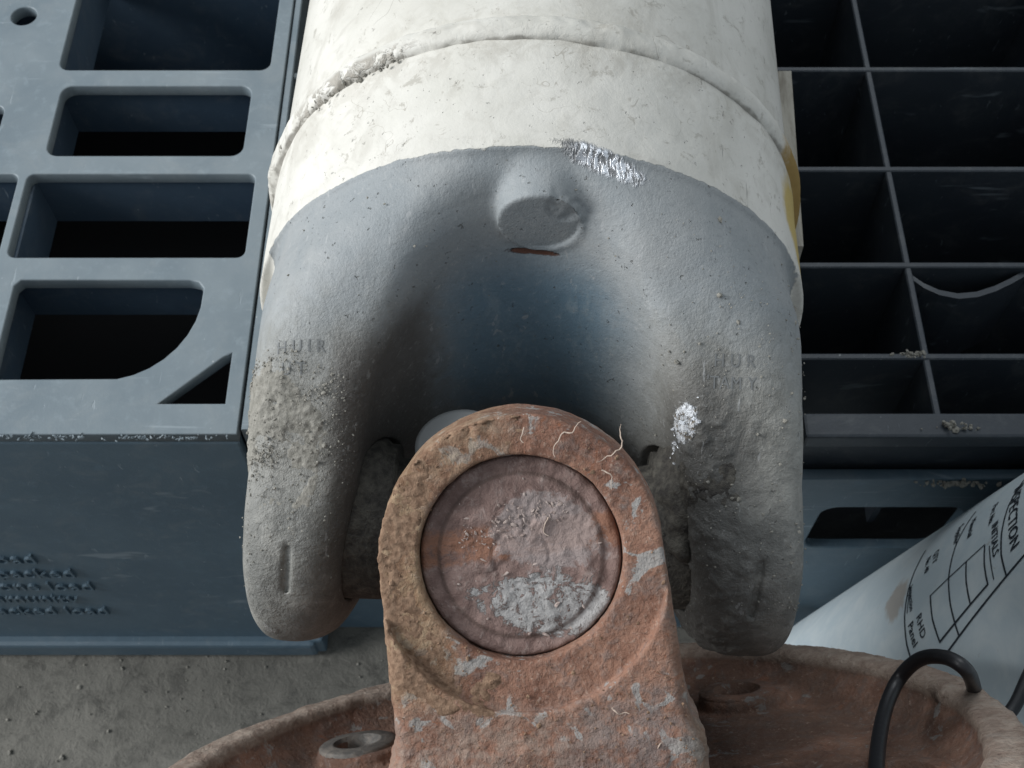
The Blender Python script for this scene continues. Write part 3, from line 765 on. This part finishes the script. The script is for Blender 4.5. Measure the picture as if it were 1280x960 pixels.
top_och = sstep(15.5, 17, r_)*sstep(-8, -14, v_)*(w_ > 46)
d += top_och*.5*np.maximum(0, fbm(V, 2.0, 3, 66)+.2)
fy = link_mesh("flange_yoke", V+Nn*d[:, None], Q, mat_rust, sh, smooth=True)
fy["label"] = "rust brown ear and leg of the flange yoke facing the viewer"
fV, fN = V+Nn*d[:, None], Nn
F_(fy)
# second ear, below the cross (coarser)
V, Q, Nn = surface_net(lambda u, v, w: sd_fy(u, v, w), (-34, -30, -53), (34, 66, -16), 1.3)
F_(link_mesh("flange_yoke_ear", V+Nn*(fbm(V, 4, 3, 61)*.5)[:, None], Q, mat_rust, sh, smooth=True))
v, f = box(-21, 21, 33, 62, -20, 20, 4); F_(link_mesh("yoke_web", v, f, mat_rust, sh))
# bearing cap
pr_ = [(0, 46.0), (3.9, 46.0), (4.1, 45.88), (4.5, 45.88), (4.7, 46.0), (12.1, 46.1), (12.6, 45.75), (13.0, 45.65), (13.4, 45.75), (14.3, 46.1), (15.0, 46.05), (15.35, 45.5), (15.4, 36)]
rr_ = []
for (a, b), (c, d_) in zip(pr_[:-1], pr_[1:]):
    k = max(1, int(math.hypot(c-a, d_-b)/.35))
    for j in range(k): rr_.append((a+(c-a)*j/k, b+(d_-b)*j/k))
rr_.append(pr_[-1]); rr_[0] = (.02, 46)
rr_ = [(a*1.03, b) for a, b in rr_]
cv, cf = lathe(rr_, 300, 'z')
dn = fbm(cv, 2.5, 3, 71)*.25+np.maximum(fbm(cv, 1.5, 3, 72)-.1, 0)*.8*np.exp(-((cv[:, 1]+5+.22*cv[:, 0])/2.6)**2)*1.2
dn += np.maximum(fbm(cv, 3.3, 3, 73)-.05, 0)*.7+fbm(cv, 1.0, 2, 74)*.12
dn -= .45*sstep(.5, 1.5, -(cv[:, 1]-3.6-1.2*noise3(cv, 3, 5)))*0
cv[:, 2] += dn*(cv[:, 2] > 44)-.7
F_(link_mesh("bearing_cap", cv, cf[:, ::-1], mat_cap, sh, smooth=True))
# retaining ring at the mouth of the bore
# crumbs on the rust
w = (fN[:, 2] > .5)*(fV[:, 2] > 44)*(.08+och*.5+top_och*.3+.35*sstep(16, 24, fV[:, 1]))
F_(scatter("mud_crumbs", fV, fN, w.astype(float), 1500, [.07, .13, .22, .42], [.5, .33, .14, .03], mat_ochre, sh))
def regO(P):
    u2, v2, w2 = P.T; r2 = np.hypot(u2, v2); w = 5*noise3(P, 7, 65)+2*noise3(P, 3, 66)
    m1 = sstep(-7, -14, u2+1.5*w)*sstep(24, 17, v2+w)
    m2 = sstep(-10, -17, v2+w)*sstep(12, 0, u2+w)*.8
    return np.maximum(m1, m2)*sstep(15.3, 16.6, r2+.12*w)*sstep(46.5, 48, w2)
oc, _, _ = crust("ochre_crust", sd_fy, regO, (-26, -25, 45), (14, 28, 52), .3, mat_ochre, sh, 2.2, .45, -.2, 31)
F_(oc)
V = []; F = []
for k in range(240):
    t = rng.uniform(-9, 8); x0, y0 = t, -5.4-.22*t+rng.normal()*1.3
    if rng.random() < .3: x0, y0 = rng.uniform(-13, 13), rng.uniform(-12, 13)
    if math.hypot(x0, y0) > 14: continue
    crumb((x0, y0, 45.6), rng.choice([.08, .15, .26, .4], p=[.4, .35, .2, .05]), V, F, (1.5, .7, .6))
F_(link_mesh("dirt_crumbs", V, F, mat_scale, sh, stuff=True))
# pale rootlets stuck on the rust
V = []; F = []
def rootlet(x0, y0, z0, ang, L, r=.12):
    pts = []; p = np.array([x0, y0, z0]); a = ang
    for k in range(9):
        pts.append(p.copy()); a += rng.normal()*.35; p = p+np.array([math.cos(a), math.sin(a), 0])*L/9; p[2] = z0+.25*math.sin(k)
    v, f = tube_path(pts, r, 5, [1, .95, .9, .85, .8, .7, .6, .45, .3]); b = len(V); V.extend(v.tolist()); F.extend([tuple(i+b for i in q) for q in f])
for a in ((9, -18.5, 49.6, 2.2, 5), (9, -18.5, 49.6, .5, 4), (17.5, -15.2, 49.8, 2.0, 5), (17.5, -15.2, 49.8, -1.3, 4), (14, -12, 49.5, .3, 4.5), (3, -20, 49.5, 2.0, 3),
          (5, -5.5, 46.0, 2.2, 4), (11, 24, 50.8, 1, 3.5), (18, 30, 50.6, 2.3, 3), (-6, 33, 50.8, 1.4, 2.6)):
    rootlet(*a)
F_(link_mesh("rootlets", V, F, mat_root, sh, stuff=True))

# flange dish
def sd_fl(u, v, w):
    u = u-1.2; q = np.hypot(u, w)
    plate_ = np.maximum(q-80, np.maximum(53-v, v-62))
    R0 = 85.8
    rimb = np.maximum(q-R0-.06*(v-45)*0, np.maximum(44.2-v, v-66))
    inner = q-(R0-8.5-.9*np.clip(v-47, 0, 12)-.0*v)
    rim = smax(rimb, -inner, 2.5)
    rim = np.maximum(rim, v-66)
    rim = smax(rim, q-R0-(45-v)*0, 2)
    b = smin(plate_, rim, 6)
    for hu, hw in HOLES:
        dd = np.hypot(u-hu, w-hw)
        bs = smax(dd-10.5, np.abs(v-55.0)-4.6, 1.0); b = smin(b, bs, 1.2)
        b = smax(b, -(dd-6.0), .8)
    return b
HOLES = [(-45, -41.5), (43.5, -47), (-62, 20), (62, 20), (-28, 57), (28, 57)]
V, Q, Nn = surface_net(sd_fl, (-88, 43, -88), (88, 68, 88), 1.05)
d = fbm(V, 9, 3, 81)*.7+fbm(V, 2.6, 2, 82)*.3
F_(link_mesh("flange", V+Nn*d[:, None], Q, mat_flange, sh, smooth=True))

flg = bpy.data.objects["flange"]
for hu, hw in HOLES:
    v, f = lathe([(5.4, 49.6), (5.4, 58), (8.6, 58), (8.9, 50.2), (8.5, 49.8), (5.8, 49.7)], 48, 'y', closed=True)
    v = v*[1, -1, 1]+[hu, 0, hw]; v += 0
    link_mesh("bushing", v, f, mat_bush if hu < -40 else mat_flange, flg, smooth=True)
FW = Matrix.Translation(Vector(ROOT)) @ Matrix.Rotation(math.radians(-2), 4, 'Z') @ R3.to_4x4()

# ---------------------------------------------------------------- wedge beside the tube
w_o = thing("wooden_wedge", "pale dirty block wedged against the right side of the white tube", "wedge", (66, 230, 0))
V = [(52, 172, .2), (69.5, 172, .2), (73, 229, .2), (52, 229, .2), (54, 172, 44), (68, 172, 44), (71.4, 228, 45), (54, 228, 45)]
V = [(a-66, b-230, c) for a, b, c in V]
F = [(3, 2, 1, 0), (4, 5, 6, 7), (0, 1, 5, 4), (1, 2, 6, 5), (2, 3, 7, 6), (3, 0, 4, 7)]
link_mesh("wedge_block", V, F, mat_wood, w_o)


# ---------------------------------------------------------------- rolled inspection card
# a curled white card: a tapering roll, its print wraps round it
A0 = np.array([102.7, 77.2, -72.]); A1 = np.array([128.9, 75., 30.6])   # axis of the roll
RA, RB = 44., 44.
ax_v = (A1-A0); LEN = np.linalg.norm(ax_v); ax_v = ax_v/LEN
e_t = np.array([-1.7, 0, 276.])-A0; e_t -= ax_v*(e_t@ax_v); e_t /= np.linalg.norm(e_t)
side = np.cross(ax_v, e_t)
if side[1] < 0: side = -side             # towards the back (upper) edge of the roll
def roll(p, q, lift=0.0):                # p mm along the roll, q mm round it from its upper edge
    ph = q/RA
    return A0+ax_v*p+(RA+lift)*(side*math.cos(ph)+e_t*math.sin(ph))
C18, S18 = math.cos(math.radians(-18)), math.sin(math.radians(-18))
K_ = 1.2
A0 = np.array([-1.7, 0, 276.])+K_*(A0-np.array([-1.7, 0, 276.])); RA = RB = 44*K_
def sheet(a, b, lift=0.0):
    a, b = a*K_, b*K_               # a, b: mm across and down the printed form, ruled at 18 degrees to the roll
    return roll(a*C18-b*S18, a*S18+b*C18, lift)
np_, nq_ = 60, 70
V = []; F = []
for j, lift in enumerate((0, -.35)):
    for a in range(np_+1):
        for b in range(nq_+1):
            V.append(roll(10+a*190/np_, -26+b*160/nq_, lift))
N1 = (np_+1)*(nq_+1)
for a in range(np_):
    for b in range(nq_):
        i = a*(nq_+1)+b
        F.append((i, i+1, i+nq_+2, i+nq_+1)); F.append((N1+i, N1+i+nq_+1, N1+i+nq_+2, N1+i+1))
for a in range(np_):
    for e_ in (0, nq_):
        i = a*(nq_+1)+e_; F.append((i, i+nq_+1, N1+i+nq_+1, N1+i))
for b in range(nq_):
    for e_ in (0, np_):
        i = e_*(nq_+1)+b; F.append((i, N1+i, N1+i+1, i+1))
card = thing("inspection_card", "curled white printed card with black ruled boxes, behind the rusty flange", "card", A0)
st2 = card_m.blob(tuple(sheet(69, 60)-A0), (5, 6, 5), .5, card_m.noise(5, 5, .7, 1, seed=99), 1.6)
cc_ = card_m.mix(card_m.mul(st2, .55), card_c, (0.36, 0.25, 0.16))
st3 = card_m.mul(card_m.ramp(card_m.noise(7, 5, .75, 1.5, seed=98), .62, .70), .35)
cc_ = card_m.mix(st3, cc_, (0.34, 0.27, 0.2))
mat_card = card_m.out(cc_, .5)
link_mesh("card_sheet", np.array(V)-A0, F, mat_card, card, smooth=True)
TV, TF = [], []
def stroke(pts, w):                       # ruled line through (p, q) points
    for (p0, q0), (p1, q1) in zip(pts[:-1], pts[1:]):
        L = math.hypot(p1-p0, q1-q0); n_ = max(1, int(L/1.5)); dx, dy = (p1-p0)/L, (q1-q0)/L
        for k in range(n_+1):
            t = -w*.3+(L+.6*w)*k/n_; cx, cy = p0+dx*t, q0+dy*t
            TV.append(sheet(cx-dy*w/2, cy+dx*w/2, .12)-A0); TV.append(sheet(cx+dy*w/2, cy-dx*w/2, .12)-A0)
            if k:
                b = len(TV); TF.append((b-4, b-2, b-1, b-3))
def wtext(body, p, q, size, bold=0.0, sx=1.0):
    sx = sx   # baseline runs round the roll, letter tops point up the roll
    V, F = text_mesh(body, size, 0, 1.0)
    b = len(TV)
    for v_ in V: TV.append(sheet(p+v_[1], q+v_[0]*sx, .12)-A0)
    TF.extend([tuple(i+b for i in f) for f in F])
    if bold:
        for dp, dq in ((bold, 0), (0, bold)):
            b = len(TV)
            for v_ in V: TV.append(sheet(p+v_[1]+dp, q+v_[0]*sx+dq, .13+dp*.02)-A0)
            TF.extend([tuple(i+b for i in f) for f in F])
stroke([(77.5, 50.5), (74, 60), (71.9, 67.2), (70.8, 74), (70.6, 84)], .5)
stroke([(94.5, 52), (90.6, 62), (88.7, 69.5), (88, 76), (87.7, 83.4)], .5)
stroke([(111, 56), (108.2, 64), (106.5, 71.8), (105.8, 77), (105.9, 82.3)], .5)
stroke([(121, 52), (119, 66), (118.5, 81.8)], .5)
stroke([(81.9, 69.1), (81.3, 75), (81.5, 80.8), (100.3, 80.2), (100.5, 75), (101.1, 70.6)], .5)
stroke([(81.9, 69.1), (101.1, 70.2)], .28)
stroke([(94.9, 70), (94.2, 75), (93.9, 80.2)], .5)
stroke([(82.0, 84.0), (111.8, 82.1), (140, 80.2)], .5)
stroke([(73.0, 67.3), (74.5, 61)], .35)
stroke([(102.3, 80.5), (102.6, 72)], .35)
wtext("Inspection", 74.0, 60.5, 2.10, 0.09, .8)
wtext("RHD", 76.0, 70.6, 2.98, 0.09, .95)
wtext("Panel", 72.6, 70.4, 2.98, 0.11, .9)
wtext("No. 40", 79.6, 55.8, 2.32, 0.11, .75)
wtext("QTY", 82.4, 56, 2.54, 0.11, .8)
wtext("Supplier", 89.8, 53.4, 2.43, 0.14, .85)
wtext("Material", 94.8, 56.0, 2.32, 0.14, .85)
wtext("Part No.", 102.0, 58.0, 2.32, 0.14, .85)
wtext("INITIALS", 103.3, 66.2, 2.87, 0.11, .85)
wtext("INSPECTION", 108.6, 58.5, 3.97, 0.16, .86)
link_mesh("printed_text", np.array(TV), TF, mat_ink, card)

# ---------------------------------------------------------------- black loop over the flange rim
loop_pts = [(124.8, 93.0, 12.2), (115.3, 81.6, 15.9), (109.8, 74.5, 18.8), (104.3, 67.5, 21.7), (98.3, 62.9, 23.7), (94.1, 64.8, 29.3), (90.0, 66.5, 39.6), (83.9, 66.3, 53.3), (81.0, 69.3, 51.6), (78.5, 71.1, 44.6), (76.1, 69.3, 37.7), (71.8, 62.8, 39.8), (66.1, 53.3, 50.4), (60.9, 44.1, 63.6), (57.1, 33.6, 76.0)]
def catmull(P, n=10):
    P = np.array(P, float); out = []
    for i in range(len(P)-1):
        a, b, c, d = P[max(i-1, 0)], P[i], P[i+1], P[min(i+2, len(P)-1)]
        for k in range(n):
            t = k/n; out.append(.5*((2*b)+(-a+c)*t+(2*a-5*b+4*c-d)*t*t+(-a+3*b-3*c+d)*t**3))
    return np.array(out)
cp = catmull(loop_pts); C0 = cp.mean(0); n = len(cp); V = []; F = []; m_ = 14
for i in range(n):
    t = cp[min(i+1, n-1)]-cp[max(i-1, 0)]; t /= np.linalg.norm(t); a = np.cross(t, [0, 0, 1.]); a /= np.linalg.norm(a); b = np.cross(t, a)
    for k in range(m_):
        w = 2*np.pi*k/m_; V.append(cp[i]-C0+1.45*math.cos(w)*a+1.45*math.sin(w)*b)
for i in range(n-1):
    for k in range(m_): F.append((i*m_+k, i*m_+(k+1) % m_, (i+1)*m_+(k+1) % m_, (i+1)*m_+k))
lp = link_mesh("rubber_strap", V, F, mat_rubber, smooth=True); lp.location = Vector(C0)*MM
lp["label"] = "glossy black rubber strap looped over the right rim of the rusty flange"; lp["category"] = "strap"
